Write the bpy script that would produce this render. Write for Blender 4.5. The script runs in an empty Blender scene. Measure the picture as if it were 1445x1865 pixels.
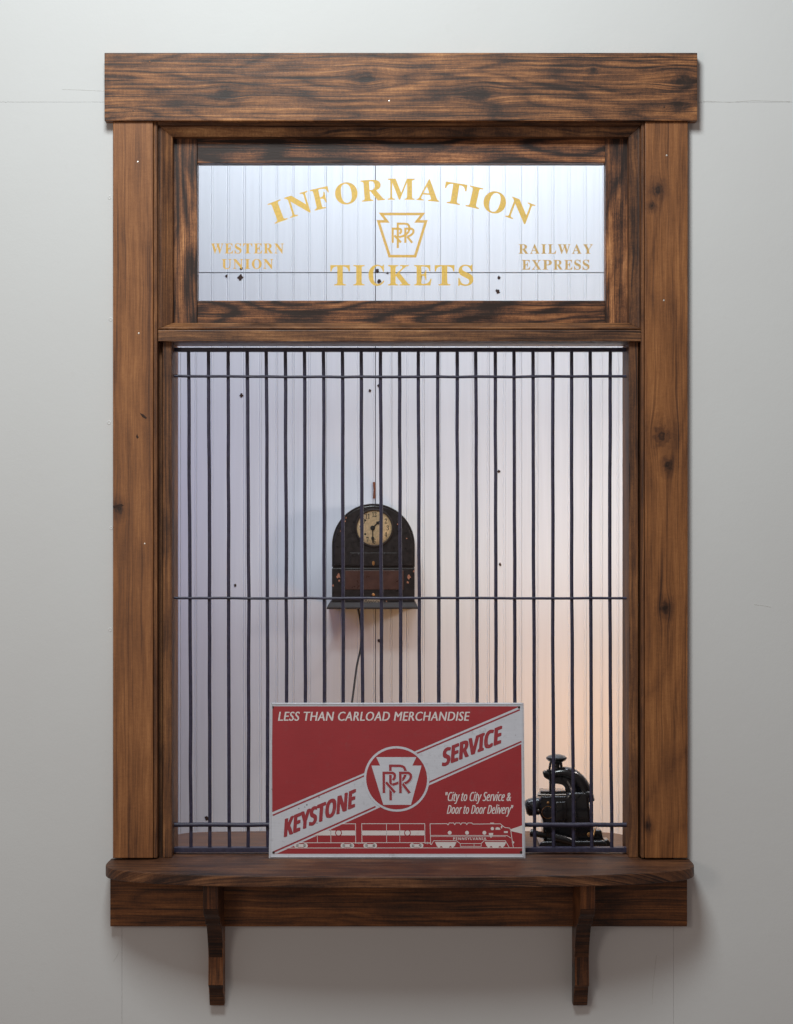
import bpy, bmesh, math, random
from mathutils import Vector, Matrix
sc = bpy.context.scene
rnd = random.Random(7)
R = math.radians
D = 3.9                      # camera distance from the wall face (y = 0); the camera looks along +Y

# ------------------------------------------------------------------ camera, world, lamps, exposure
cd = bpy.data.cameras.new('camera'); cam = bpy.data.objects.new('camera', cd); sc.collection.objects.link(cam)
cam.location = (0, -D, 0); cam.rotation_euler = (R(90), 0, 0)
cd.sensor_fit = 'VERTICAL'; cd.sensor_height = 24; cd.lens = 24 * D / (1865 / 900); cd.clip_end = 100; cd.clip_start = .05
sc.camera = cam
w = bpy.data.worlds.new('World'); sc.world = w; w.use_nodes = True
bg = w.node_tree.nodes['Background']; bg.inputs[0].default_value = (1.0, .84, .78, 1); bg.inputs[1].default_value = .165
sc.view_settings.view_transform = 'Standard'; sc.view_settings.look = 'None'; sc.view_settings.exposure = 0; sc.view_settings.gamma = 1

def area(name, loc, target, size, power, color, size_y=None):
    l = bpy.data.lights.new(name, 'AREA'); l.energy = power; l.color = color; l.size = size
    if size_y: l.shape = 'RECTANGLE'; l.size_y = size_y
    o = bpy.data.objects.new(name, l); sc.collection.objects.link(o); o.location = loc
    o.rotation_euler = (Vector(target) - Vector(loc)).to_track_quat('-Z', 'Y').to_euler()
    return o
area('hall_ceiling_light', (-.4, -2.0, 2.1), (0, 0, .2), .8, 62, (.90, .98, 1.0))
area('hall_side_light', (-1.3, -2.8, .1), (0, 0, -.6), .6, 7.5, (1.0, .88, .78))
area('office_ceiling_light', (.12, .30, 1.45), (.15, 1.0, .80), 1.4, 24, (.80, .88, 1.0), .2)
area('office_violet_fill', (-.85, .28, .10), (-.40, 1.0, -.4), .5, 1.5, (.56, .50, 1.0))  # unseen fill, added to tint the lower left planks lavender
area('office_wall_lamp', (.84, .26, .10), (.1, 1.0, -.05), .14, 3.1, (1.0, .90, .86))
area('office_desk_lamp', (.56, .36, -.62), (.36, 1.0, -.42), .22, 2.3, (1.0, .48, .15))

# ------------------------------------------------------------------ helpers
def kk(y): return D / (D + y)
def P(px, py, y=0.):
    k = kk(y); return Vector(((px - 722.5) / 900 / k, y, (932.5 - py) / 900 / k))
OFF = {}
def tag(o, label=None, cat=None, group=None, kind=None):
    if label: o['label'] = label
    if cat: o['category'] = cat
    if group: o['group'] = group
    if kind: o['kind'] = kind
    return o
def empty(name, loc, label=None, cat=None, group=None):
    o = bpy.data.objects.new(name, None); sc.collection.objects.link(o); o.location = loc; o.empty_display_size = .05
    OFF[o.name] = Vector(loc); return tag(o, label, cat, group)
def mk(name, verts, faces, m, parent=None, smooth=False, origin=None, local=False):
    verts = [Vector(v) for v in verts]
    if origin is None:
        lo = Vector([min(v[i] for v in verts) for i in range(3)]); hi = Vector([max(v[i] for v in verts) for i in range(3)])
        origin = (lo + hi) / 2
    origin = Vector(origin)
    me = bpy.data.meshes.new(name); me.from_pydata([v - origin for v in verts], [], faces); me.materials.append(m)
    if smooth:
        me.polygons.foreach_set('use_smooth', [True] * len(me.polygons))
        try: me.set_sharp_from_angle(angle=R(38))
        except Exception: pass
    o = bpy.data.objects.new(name, me); sc.collection.objects.link(o)
    OFF[o.name] = origin
    if parent: o.parent = parent; o.location = origin - (Vector((0, 0, 0)) if local else OFF[parent.name])
    else: o.location = origin
    return o
def bm_out(bm):
    bmesh.ops.recalc_face_normals(bm, faces=bm.faces[:])
    v = [x.co.copy() for x in bm.verts]; bm.verts.index_update(); f = [[x.index for x in fc.verts] for fc in bm.faces]; bm.free(); return v, f
def bevelled(v, f, w_, seg=2):
    bm = bmesh.new(); vs = [bm.verts.new(x) for x in v]
    for a in f: bm.faces.new([vs[i] for i in a])
    bmesh.ops.recalc_face_normals(bm, faces=bm.faces[:])
    if w_ > 0:
        es = [e for e in bm.edges if len(e.link_faces) == 2 and e.calc_face_angle(0) > R(25)]
        bmesh.ops.bevel(bm, geom=es, offset=w_, segments=seg, affect='EDGES', profile=.6)
    return bm_out(bm)
def box(x0, x1, y0, y1, z0, z1):
    x0, x1 = sorted((x0, x1)); y0, y1 = sorted((y0, y1)); z0, z1 = sorted((z0, z1))
    v = [(x, y, z) for x in (x0, x1) for y in (y0, y1) for z in (z0, z1)]
    return [Vector(a) for a in v], [(0, 1, 3, 2), (4, 6, 7, 5), (0, 4, 5, 1), (2, 3, 7, 6), (0, 2, 6, 4), (1, 5, 7, 3)]
def boxo(name, b, m, parent=None, bev=.0015, smooth=False, **kw):
    v, f = bevelled(*box(*b), bev); return mk(name, v, f, m, parent, smooth, **kw)
def pbox(name, px0, px1, py0, py1, yf, yb, m, parent=None, bev=.0015, **kw):
    a = P(px0, py1, yf); b = P(px1, py0, yf)
    return boxo(name, (a.x, b.x, yf, yb, a.z, b.z), m, parent, bev, **kw)
def prism(poly, axis_pts):
    """poly: list of 2D (x,z); extruded between y0 and y1"""
    y0, y1 = axis_pts; n = len(poly)
    v = [Vector((x, y0, z)) for x, z in poly] + [Vector((x, y1, z)) for x, z in poly]
    f = [list(range(n)), list(range(2 * n - 1, n - 1, -1))] + [(i, i + n, (i + 1) % n + n, (i + 1) % n) for i in range(n)]
    return v, f
def ppoly(pts, y): return [(P(a, b, y).x, P(a, b, y).z) for a, b in pts]
def catmull(pts, n=6):
    pts = [Vector(p) for p in pts]; out = []
    for i in range(len(pts) - 1):
        p0 = pts[max(i - 1, 0)]; p1 = pts[i]; p2 = pts[i + 1]; p3 = pts[min(i + 2, len(pts) - 1)]
        for j in range(n):
            t = j / n; out.append(.5 * ((2 * p1) + (p2 - p0) * t + (2 * p0 - 5 * p1 + 4 * p2 - p3) * t * t + (3 * p1 - p0 - 3 * p2 + p3) * t ** 3))
    out.append(pts[-1]); return out
def tube(path, rad, seg=10, flat=1.0, up=Vector((0, 1, 0))):
    path = [Vector(p) for p in path]; n = len(path); v = []; f = []
    rr = rad if hasattr(rad, '__len__') else [rad] * n
    for i, p in enumerate(path):
        t = (path[min(i + 1, n - 1)] - path[max(i - 1, 0)]).normalized()
        a = t.cross(up)
        if a.length < 1e-4: a = t.cross(Vector((1, 0, 0)))
        a.normalize(); b = a.cross(t).normalized()
        for j in range(seg):
            q = 2 * math.pi * j / seg; v.append(p + a * math.cos(q) * rr[i] + b * math.sin(q) * rr[i] * flat)
    for i in range(n - 1):
        for j in range(seg): f.append((i * seg + j, i * seg + (j + 1) % seg, (i + 1) * seg + (j + 1) % seg, (i + 1) * seg + j))
    f.append(list(range(seg))[::-1]); f.append(list(range((n - 1) * seg, n * seg)))
    return v, f
def lathe(prof, seg=28, mat=Matrix()):
    """prof: (r, h); axis local +Z, transformed by mat"""
    v = []; f = []; n = len(prof)
    for r, h in prof:
        for j in range(seg):
            q = 2 * math.pi * j / seg; v.append(mat @ Vector((r * math.cos(q), r * math.sin(q), h)))
    for i in range(n - 1):
        for j in range(seg): f.append((i * seg + j, i * seg + (j + 1) % seg, (i + 1) * seg + (j + 1) % seg, (i + 1) * seg + j))
    f.append(list(range(seg))[::-1]); f.append(list(range((n - 1) * seg, n * seg)))
    return v, f
def join(*ms):
    V = []; F = []
    for v, f in ms:
        o = len(V); V += list(v); F += [[i + o for i in a] for a in f]
    return V, F
TOFRONT = Matrix.Rotation(R(90), 4, 'X')     # local +Z -> -Y (towards the camera)
def disc_front(prof, c, seg=32): return lathe(prof, seg, Matrix.Translation(c) @ TOFRONT)

def mserif(s):
    return ''.join(chr(0x1D400 + ord(c) - 65) if 'A' <= c <= 'Z' else chr(0x1D7CE + ord(c) - 48) if c.isdigit() else c for c in s)
def msans(s): return ''.join(chr(0x1D5D4 + ord(c) - 65) if 'A' <= c <= 'Z' else c for c in s)
def msansi(s): return ''.join(chr(0x1D608 + ord(c) - 65) if 'A' <= c <= 'Z' else chr(0x1D622 + ord(c) - 97) if 'a' <= c <= 'z' else c for c in s)
def text2d(s, offset=0, shear=0, spacing=1.0, res=3):
    c = bpy.data.curves.new('t', 'FONT'); c.body = s; c.offset = offset; c.shear = shear; c.space_character = spacing; c.resolution_u = res
    o = bpy.data.objects.new('t', c); sc.collection.objects.link(o); bpy.context.view_layer.update()
    m = bpy.data.meshes.new_from_object(o)
    v = [(a.co.x, a.co.y) for a in m.vertices]; f = [list(p.vertices) for p in m.polygons]
    bpy.data.objects.remove(o); bpy.data.curves.remove(c); bpy.data.meshes.remove(m)
    return v, f
def fit(v, fx0, fx1, fy0, fy1, cap=None):
    """normalise to a box; cap=(y0,y1) in font units maps to fy0,fy1"""
    xs = [a[0] for a in v]; ys = [a[1] for a in v]
    x0, x1 = min(xs), max(xs); y0, y1 = cap if cap else (min(ys), max(ys))
    return [(fx0 + (a[0] - x0) / (x1 - x0) * (fx1 - fx0), fy0 + (a[1] - y0) / (y1 - y0) * (fy1 - fy0)) for a in v]

# ------------------------------------------------------------------ materials
class NT:
    def __init__(s, name):
        s.m = bpy.data.materials.new(name); s.m.use_nodes = True; s.t = s.m.node_tree; s.b = s.t.nodes['Principled BSDF']; s.out = s.t.nodes['Material Output']
    def n(s, typ, **kw):
        x = s.t.nodes.new(typ)
        for k, v in kw.items(): setattr(x, k, v)
        return x
    def link(s, a, b): s.t.links.new(a, b)
    def val(s, sock, x):
        if hasattr(x, 'is_output') or isinstance(x, bpy.types.NodeSocket): s.link(x, sock)
        else: sock.default_value = x
    def ma(s, op, a, b=0., c=0., clamp=False):
        x = s.n('ShaderNodeMath', operation=op, use_clamp=clamp); s.val(x.inputs[0], a); s.val(x.inputs[1], b); s.val(x.inputs[2], c); return x.outputs[0]
    def comb(s, x, y, z):
        c = s.n('ShaderNodeCombineXYZ'); s.val(c.inputs[0], x); s.val(c.inputs[1], y); s.val(c.inputs[2], z); return c.outputs[0]
    def noise(s, vec, scale=1., detail=4., rough=.55, dist=0.):
        x = s.n('ShaderNodeTexNoise'); s.link(vec, x.inputs['Vector']); x.inputs['Scale'].default_value = scale; x.inputs['Detail'].default_value = detail
        x.inputs['Roughness'].default_value = rough; x.inputs['Distortion'].default_value = dist; return x.outputs['Fac']
    def mr(s, v, a, b, c=0., d=1.):
        x = s.n('ShaderNodeMapRange'); s.val(x.inputs[0], v); x.inputs[1].default_value = a; x.inputs[2].default_value = b; x.inputs[3].default_value = c; x.inputs[4].default_value = d; return x.outputs[0]
    def mix(s, f, a, b, mode='MIX'):
        x = s.n('ShaderNodeMix', data_type='RGBA', blend_type=mode); s.val(x.inputs[0], f)
        for i, q in ((6, a), (7, b)):
            if isinstance(q, tuple): x.inputs[i].default_value = q + (1,) if len(q) == 3 else q
            else: s.link(q, x.inputs[i])
        return x.outputs[2]
    def coords(s):
        c = s.n('ShaderNodeTexCoord'); sp = s.n('ShaderNodeSeparateXYZ'); s.link(c.outputs['Object'], sp.inputs[0]); return c.outputs['Object'], sp.outputs
    def bump(s, h, strength, dist=.001):
        x = s.n('ShaderNodeBump'); x.inputs['Strength'].default_value = strength; x.inputs['Distance'].default_value = dist; s.link(h, x.inputs['Height']); s.link(x.outputs[0], s.b.inputs['Normal'])
    def set(s, **kw):
        for k, v in kw.items(): s.val(s.b.inputs[k.replace('_', ' ')], v + (1,) if isinstance(v, tuple) and len(v) == 3 else v)
        return s.m

def wood(name, axis='x', knots=(), dark=.5, figure=.5, seed=0., tint=(1, 1, 1), gloss=.42, contrast=1.0, freq=1.0):
    """stained board: axis = grain direction, knots = (along, across, radius) in the board's own coordinates"""
    N = NT(name); _, c = N.coords()
    L, A = (c[0], c[2]) if axis == 'x' else (c[2], c[0]); B = c[1]
    if not knots and not name.startswith('bracket'): A = N.ma('ADD', A, B)       # so that tops and edges carry grain too
    inf = N.n('ShaderNodeObjectInfo'); sd = N.ma('ADD', N.ma('MULTIPLY', inf.outputs['Random'], 37.), seed)
    A2 = A; kd = None; kring = None
    for (l0, a0, r) in knots:
        dx = N.ma('DIVIDE', N.ma('SUBTRACT', L, l0), r * 3.2); da = N.ma('DIVIDE', N.ma('SUBTRACT', A, a0), r * 1.5)
        g = N.ma('POWER', 2.718, N.ma('MULTIPLY', N.ma('ADD', N.ma('MULTIPLY', dx, dx), N.ma('MULTIPLY', da, da)), -1.))
        A2 = N.ma('SUBTRACT', A2, N.ma('MULTIPLY', N.ma('MULTIPLY', N.ma('SUBTRACT', A, a0), g), .85))
        ex = N.ma('DIVIDE', N.ma('SUBTRACT', L, l0), r * 1.25); ea = N.ma('DIVIDE', N.ma('SUBTRACT', A, a0), r)
        dd = N.ma('SQRT', N.ma('ADD', N.ma('MULTIPLY', ex, ex), N.ma('MULTIPLY', ea, ea)))
        dd = N.ma('ADD', dd, N.ma('MULTIPLY', N.ma('SUBTRACT', N.noise(N.comb(L, A, sd), 110., 4), .5), 1.7))
        kdi = N.ma('MULTIPLY', N.mr(dd, .15, 1.2, 1., 0.), N.mr(N.ma('PINGPONG', N.ma('MULTIPLY', dd, 3.2), 1.), 0., 1., .45, 1.)); kd = kdi if kd is None else N.ma('MAXIMUM', kd, kdi)
        ha = N.mr(dd, .5, 3.0, .20, 0.); kring = ha if kring is None else N.ma('MAXIMUM', kring, ha)
    wob = N.ma('MULTIPLY', N.ma('SUBTRACT', N.noise(N.comb(N.ma('MULTIPLY', L, 3.), N.ma('MULTIPLY', A, 7.), sd), 1., 3), .5), .030)
    A3 = N.ma('ADD', A2, N.ma('MULTIPLY', wob, .55)); B2 = N.ma('MULTIPLY', B, 3.)
    # growth-ring contours of a smooth field: cathedral figure
    fld = N.noise(N.comb(N.ma('MULTIPLY', L, 1.6), N.ma('MULTIPLY', A3, 11. * freq), N.ma('ADD', sd, B2)), 1., 2., .45)
    ring = N.ma('PINGPONG', N.ma('MULTIPLY', fld, 26.), 1.)
    ring = N.ma('POWER', ring, 2.2)
    band = N.noise(N.comb(N.ma('MULTIPLY', L, 2.6), N.ma('MULTIPLY', A3, 150. * freq), N.ma('ADD', sd, B2)), 1., 7., .72, .12)
    fib = N.noise(N.comb(N.ma('MULTIPLY', L, 9.), N.ma('MULTIPLY', A3, 300.), sd), 1., 5., .75)
    chat = N.noise(N.comb(N.ma('MULTIPLY', L, 230.), N.ma('MULTIPLY', A, 70.), sd), 1., 3., .6)
    blot = N.noise(N.comb(N.ma('MULTIPLY', L, 6.), N.ma('MULTIPLY', A3, 15.), N.ma('ADD', sd, 9.)), 1., 5., .62, .6)
    pore = N.noise(N.comb(N.ma('MULTIPLY', L, 420.), N.ma('MULTIPLY', A, 900.), sd), 1., 2., .5)
    v = N.ma('ADD', N.mr(band, .24, .76), N.ma('MULTIPLY', N.ma('SUBTRACT', blot, .5), 2.1 * dark + .3))
    thin = N.noise(N.comb(N.ma('MULTIPLY', L, 1.8), N.ma('MULTIPLY', A3, 330. * freq + 40.), N.ma('ADD', sd, 5.)), 1., 3., .6)
    v = N.ma('ADD', v, N.mr(thin, .56, .68, 0., -.55))
    v = N.ma('ADD', v, N.ma('MULTIPLY', ring, -.45 * figure))
    v = N.ma('ADD', v, N.ma('MULTIPLY', N.ma('SUBTRACT', fib, .5), 1.35))
    v = N.ma('ADD', v, N.ma('MULTIPLY', N.ma('SUBTRACT', chat, .5), .30))
    v = N.ma('ADD', v, N.ma('MULTIPLY', N.ma('SUBTRACT', pore, .5), .55))
    v = N.ma('ADD', N.ma('MULTIPLY', N.ma('SUBTRACT', v, .5), .78 * contrast), .60 - .24 * dark)
    if kd is not None:
        v = N.ma('SUBTRACT', v, kring); v = N.ma('SUBTRACT', v, N.ma('MULTIPLY', kd, .38))
    cr = N.n('ShaderNodeValToRGB'); N.link(v, cr.inputs[0]); e = cr.color_ramp.elements
    e[0].position = 0.; e[1].position = 1.
    def cc(r, g, b): return (r * tint[0], g * tint[1], b * tint[2], 1)
    e[0].color = cc(.022, .011, .007); e[1].color = cc(.66, .34, .14)
    for p_, q in ((.16, cc(.050, .023, .014)), (.36, cc(.130, .055, .025)), (.56, cc(.255, .110, .043)), (.76, cc(.42, .198, .080))):
        x = e.new(p_); x.color = q
    h = N.ma('ADD', N.ma('MULTIPLY', fib, .5), N.ma('ADD', N.ma('MULTIPLY', band, .5), N.ma('MULTIPLY', pore, .25)))
    N.bump(h, .35, .0012)
    rg = N.mr(fib, .3, .7, gloss - .06, gloss + .12)
    return N.set(Base_Color=cr.outputs[0], Roughness=rg, Specular_IOR_Level=.38)

def simple(name, col, rough=.5, metal=0., var=.15, scale=60., bump=.0, coat=0., spec=.5):
    N = NT(name); co, c = N.coords()
    n = N.noise(co, scale, 5., .6)
    f = N.mr(n, .3, .7, 1 - var, 1 + var)
    mx = N.n('ShaderNodeVectorMath', operation='SCALE'); mx.inputs[0].default_value = col; N.link(f, mx.inputs['Scale'])
    N.link(mx.outputs[0], N.b.inputs['Base Color'])
    if bump: N.bump(N.noise(co, scale * 3, 4.), bump, .001)
    N.link(N.mr(n, .3, .7, max(rough - .06, .02), rough + .08), N.b.inputs['Roughness'])
    N.b.inputs['Metallic'].default_value = metal; N.b.inputs['Coat Weight'].default_value = coat; N.b.inputs['Coat Roughness'].default_value = .08
    N.b.inputs['Specular IOR Level'].default_value = spec
    return N.m

def paint_wall():
    N = NT('painted_drywall'); co = N.n('ShaderNodeNewGeometry').outputs['Position']
    n1 = N.noise(co, 2.2, 4., .6); n2 = N.noise(co, 260., 3., .6); n3 = N.noise(co, 22., 5., .7)
    col = N.mix(N.mr(n1, .35, .65), (.685, .68, .67), (.70, .70, .69))
    col = N.mix(N.mr(n3, .62, .80, 0., .22), col, (.56, .54, .50))
    v = N.n('ShaderNodeTexVoronoi'); v.inputs['Scale'].default_value = 9.; N.link(co, v.inputs['Vector'])
    sp = N.ma('MULTIPLY', N.mr(v.outputs['Distance'], .012, .028, 1., 0.), N.mr(N.noise(co, 3., 2.), .52, .58))
    col = N.mix(N.ma('MULTIPLY', sp, .45), col, (.30, .28, .25))
    N.bump(N.ma('ADD', N.ma('MULTIPLY', n2, .35), N.ma('MULTIPLY', n3, 1.1)), .34, .0012)
    return N.set(Base_Color=col, Roughness=.55, Specular_IOR_Level=.3)
def bead_paint():
    N = NT('white_gloss_paint'); co, c = N.coords()
    inf = N.n('ShaderNodeObjectInfo')
    ve = N.comb(N.ma('MULTIPLY', c[0], 90.), N.ma('ADD', c[1], N.ma('MULTIPLY', inf.outputs['Random'], 40.)), N.ma('MULTIPLY', c[2], 3.))
    n1 = N.noise(ve, 1., 4., .6); n2 = N.noise(co, 35., 5., .7)
    col = N.mix(N.mr(n1, .3, .7), (.70, .715, .735), (.75, .765, .785))
    # paint chipped to bare wood in thin lines of specks
    ch = N.noise(N.comb(N.ma('ADD', N.ma('MULTIPLY', c[0], 420.), N.ma('MULTIPLY', inf.outputs['Random'], 91.)), c[1], N.ma('MULTIPLY', c[2], 70.)), 1., 4., .7)
    col = N.mix(N.mr(ch, .735, .78, 0., .75), col, (.22, .12, .07))
    col = N.mix(N.mr(n2, .60, .8, 0., .2), col, (.58, .56, .55))
    N.bump(N.ma('ADD', n1, N.ma('MULTIPLY', n2, .6)), .18, .001)
    return N.set(Base_Color=col, Roughness=.38, Specular_IOR_Level=.35)

def glass():
    N = NT('clear_pane'); t = N.n('ShaderNodeBsdfTransparent'); g = N.n('ShaderNodeBsdfGlossy'); g.inputs['Roughness'].default_value = .03
    fr = N.n('ShaderNodeFresnel'); fr.inputs[0].default_value = 1.35; mx = N.n('ShaderNodeMixShader')
    t.inputs[0].default_value = (.985, .99, .985, 1)
    N.link(fr.outputs[0], mx.inputs[0]); N.link(t.outputs[0], mx.inputs[1]); N.link(g.outputs[0], mx.inputs[2]); N.link(mx.outputs[0], N.out.inputs['Surface']); return N.m
def gold(name, col, alpha):
    N = NT(name); co, c = N.coords(); n = N.noise(co, 220., 4., .7)
    N.link(N.mix(N.mr(n, .35, .65), tuple(x * .9 for x in col), col), N.b.inputs['Base Color'])
    N.link(N.mr(n, .25, .55, alpha * .86, alpha), N.b.inputs['Alpha'])
    return N.set(Roughness=.45)
def worn(name, col, wear, amt=.5):
    N = NT(name); co, c = N.coords()
    n = N.noise(co, 55., 6., .75); n2 = N.noise(N.comb(N.ma('MULTIPLY', c[0], 25.), c[1], N.ma('MULTIPLY', c[2], 420.)), 1., 4., .6); n3 = N.noise(co, 900., 2., .5)
    k = N.mix(N.mr(n2, .3, .7, 0., .35), col, tuple(x * .72 for x in col))
    k = N.mix(N.mr(n3, .35, .7, 0., .12), k, wear)
    k = N.mix(N.mr(n, .56, .72, 0., amt), k, wear)
    n4 = N.noise(co, 14., 3., .5); k = N.mix(N.mr(n4, .35, .65, 0., .25), k, tuple(x * .7 for x in col))
    N.bump(N.ma('ADD', n2, n3), .15, .0006)
    return N.set(Base_Color=k, Roughness=N.mr(n, .3, .7, .42, .6), Specular_IOR_Level=.3)

M_WALL = paint_wall(); M_BEAD = bead_paint(); M_GLASS = glass()
M_DARKGAP = simple('dark_gap', (.03, .028, .026), .9)
M_IRON = simple('black_painted_iron', (.034, .030, .058), .42, .0, .35, 120., .25, spec=.5)
M_NAIL = simple('bright_nail', (.75, .70, .64), .3, .6, .1, 300.)
M_GOLD = gold('gold_leaf', (.90, .57, .085), .97); M_GOLD2 = gold('thin_gold_leaf', (.84, .50, .085), .97); M_GOLD3 = gold('dull_gold_leaf', (.70, .44, .12), .95)
M_RED = worn('red_enamel', (.36, .028, .034), (.28, .07, .07), .5); M_WHITE = worn('white_enamel', (.64, .64, .69), (.34, .31, .33), .75)
M_REDL = worn('red_lettering', (.34, .030, .040), (.42, .2, .2), .4); M_WHITEL = worn('white_lettering', (.76, .70, .68), (.5, .3, .3), .3)
M_CASE = simple('black_crackle_case', (.011, .008, .0075), .32, 0., .5, 90., .25, .25)
M_CASERIM = simple('worn_case_rim', (.018, .011, .008), .6, .0, .5, 150., .2)
M_DIAL = simple('aged_dial', (.78, .56, .33), .45, 0., .22, 150., 0.)
M_BRASS = simple('dull_brass', (.35, .18, .07), .35, .8, .3, 200.)
M_INK = simple('black_ink', (.015, .013, .012), .5)
M_AMBER = simple('brown_window', (.055, .024, .017), .3, 0., .3, 40., 0., .4)
M_LABEL = simple('tarnished_label', (.30, .24, .17), .4, .3, .3, 250.)
M_CHIP = simple('bare_chip', (.30, .13, .075), .7, 0., .4, 300.)
M_CORD = simple('black_rubber', (.015, .014, .014), .5)
M_ENAMEL = simple('black_enamel', (.005, .005, .006), .27, 0., .3, 40., .04, .8)
M_RUST = simple('rusty_steel', (.20, .065, .03), .8, .1, .5, 300., .5)
M_HOLE = simple('torn_wood_hole', (.045, .022, .015), .9, 0., .6, 400., .5)
M_TAPE = simple('caulk', (.55, .54, .50), .7, 0., .1, 200., .3)
M_STEEL = simple('worn_steel', (.25, .22, .19), .28, .9, .3, 120.)

# ------------------------------------------------------------------ the hall wall (four sheets round the opening)
wall = tag(boxo('wall', (-2.6, -1.2, .004, .11, -1.9, 1.9), M_WALL, None, 0, False), kind='structure')
bpy.data.objects.remove(wall)
XL, XR = P(283, 0).x, P(1171, 0).x; ZT, ZB = P(0, 224).z, -.715
V, F = join(box(-2.6, XL, .004, .11, -2., 2.), box(XR, 2.6, .004, .11, -2., 2.), box(XL, XR, .004, .11, ZT, 2.), box(XL, XR, .004, .11, -2., ZB))
wall = tag(mk('wall', V, F, M_DARKGAP, origin=(0, 0, 0)), kind='structure')
zs = P(0, 186).z; xs1 = P(222.5, 0).x; xs2 = P(1227, 0).x; g = .00012
def sheet(x0, x1, z0, z1): return boxo('wall_panel', (x0, x1, 0, .004, z0, z1), M_WALL, wall, .0005)
sheet(-2.6, 2.6, zs + g, 2.)
sheet(-2.6, xs1 - g, -2., zs - g); sheet(xs2 + g, 2.6, -2., zs - g)
sheet(xs1 + g, xs2 - g, -2., ZB)
for (x, y, r) in ((200, 360, 3.4), (202, 582, 3.6), (199, 770, 4), (203, 962, 3.2), (201, 1147, 3.8)):
    c = P(x, y); v, f = disc_front([(r / 900, 0), (r / 980, .0006), (r / 1400, .0008), (r / 2200, .0003)], Vector((c.x, 0, c.z)), 14)
    mk('nail_bump', v, f, M_WALL, wall, True)
# faint scratch / taped joint marks
for pts in (((114, 163), (150, 164), (190, 166)), ((1278, 184), (1330, 186.5), (1370, 183), (1440, 185)), ((206, 1752), (213, 1742), (216, 1735)), ((1196, 1740), (1190, 1790), (1188, 1830)), ((1374, 1101), (1390, 1103), (1405, 1106))):
    v, f = tube([P(a, b, .0) for a, b in pts], .00035, 5); mk('paint_scratch', v, f, M_TAPE, wall)

# ------------------------------------------------------------------ back wall of beaded planks
YB = 1.0; kb = kk(YB)
back = tag(boxo('back_wall', (-2.2, 2.2, YB + .012, YB + .06, -1.9, 1.75), M_DARKGAP, None, 0, False), kind='structure')
sp = 29.55 / 900 / kb; x0 = P(683.5, 0, YB).x; zseam = P(0, 496.5, YB).z
def plank_mesh(h):
    """cross-section in x (0..sp), extruded in z; bead and groove at the right edge"""
    s = sp - .0001; b = .0046
    prof = [(0.0002, .0012), (.0009, 0), (s - b - .0022, 0), (s - b - .0014, .0011), (s - b - .0004, .0011)]
    for i in range(5): q = math.pi * i / 4; prof.append((s - b / 2 - math.cos(q) * b / 2, .0008 - math.sin(q) * .0012))
    prof += [(s, .0012), (s, .012), (.0002, .012)]
    n = len(prof); v = [Vector((a, b_, z)) for z in (0, h) for a, b_ in prof]
    f = [list(range(n))[::-1], list(range(n, 2 * n))] + [(i, (i + 1) % n, (i + 1) % n + n, i + n) for i in range(n)]
    me = bpy.data.meshes.new('plank'); me.from_pydata(v, [], f); me.materials.append(M_BEAD); return me
lo_me = plank_mesh(zseam - .0011 + 1.9); up_me = plank_mesh(1.75 - zseam - .0011)
jit = {i: (rnd.uniform(-.00025, .00025), rnd.uniform(0, .0005)) for i in range(-48, 49)}
for i in range(-48, 49):
    gx = .0013 if i >= 0 else 0
    for me, z in ((lo_me, -1.9), (up_me, zseam + .0011)):
        o = bpy.data.objects.new('plank', me); sc.collection.objects.link(o); o.parent = back
        o.location = Vector((x0 + i * sp + gx + jit[i][0], YB + jit[i][1], z)) - OFF[back.name]
for (x, y, r) in ((440, 489, 2.6), (438, 505, 5), (413, 503, 2.6), (676, 494, 3), (687.5, 493, 3.6), (691, 512, 3.6), (706, 497, 2), (909, 506, 3.2), (907, 531, 4.2), (440, 720, 3.6), (674, 712, 3), (690, 702, 3),
                  (909, 859, 3), (911, 1028, 2.8), (1137, 1026, 3), (691, 1167, 3), (1139, 1229, 2.6), (429, 1066, 2.6), (377, 1490, 4)):
    c = P(x, y, YB); pts = []
    for j in range(16):
        q = 2 * math.pi * j / 16; rr = r / 900 / kb * rnd.uniform(.6, 1.15); pts.append((c.x + rr * math.cos(q), c.z + rr * math.sin(q) * 1.1))
    v, f = prism(pts, (YB - .0008, YB + .0015)); mk('nail_hole', v, f, M_HOLE, back)
v, f = tube([P(681.5, 878, YB - .004), P(682.5, 893, YB - .004), P(681.8, 908, YB - .004)], [.0032, .0028, .0034], 8, .6); mk('rusty_hanger', v, f, M_RUST, back, True)

# ------------------------------------------------------------------ ticket window
win = empty('ticket_window', P(727, 1563, 0), 'dark stained wooden ticket window frame with a gold lettered glass pane on the pale wall', 'ticket window')
def kn(px, py, r, cx, cy, ax): # knot in board coordinates
    dx, dz = (px - cx) / 900, (cy - py) / 900; return (dx, dz, r / 900) if ax == 'x' else (dz, dx, r / 900)
hk = [kn(a, b, r, 730.5, 158, 'x') for a, b, r in ((413, 168, 11), (668, 142, 12), (878, 172, 11), (1236, 147, 13), (1232, 190, 6), (1079, 127, 4.5))]
m_head = wood('stained_header', 'x', hk, .44, .75, 3., (1.08, 1.0, .90), contrast=1.05, freq=.95)
m_sideL = wood('stained_side_left', 'z', [kn(218, 925, 8, 243, 891, 'z')],  .16, .25, 11., (1.06, .96, .86), contrast=.46, freq=.35)
m_sideR = wood('stained_side_right', 'z', [kn(a, b, r, 1214, 891, 'z') for a, b, r in ((1198, 348, 9), (1188, 377, 5), (1206, 795, 14), (1216, 845, 8), (1212, 1105, 8), (1180, 1500, 6))], .20, .6, 23., (1.06, .95, .80), contrast=.48, freq=.4)
m_trimx = wood('stained_trim_horizontal', 'x', (), .62, .3, 31., (.95, .95, .95), contrast=.85)
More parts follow.
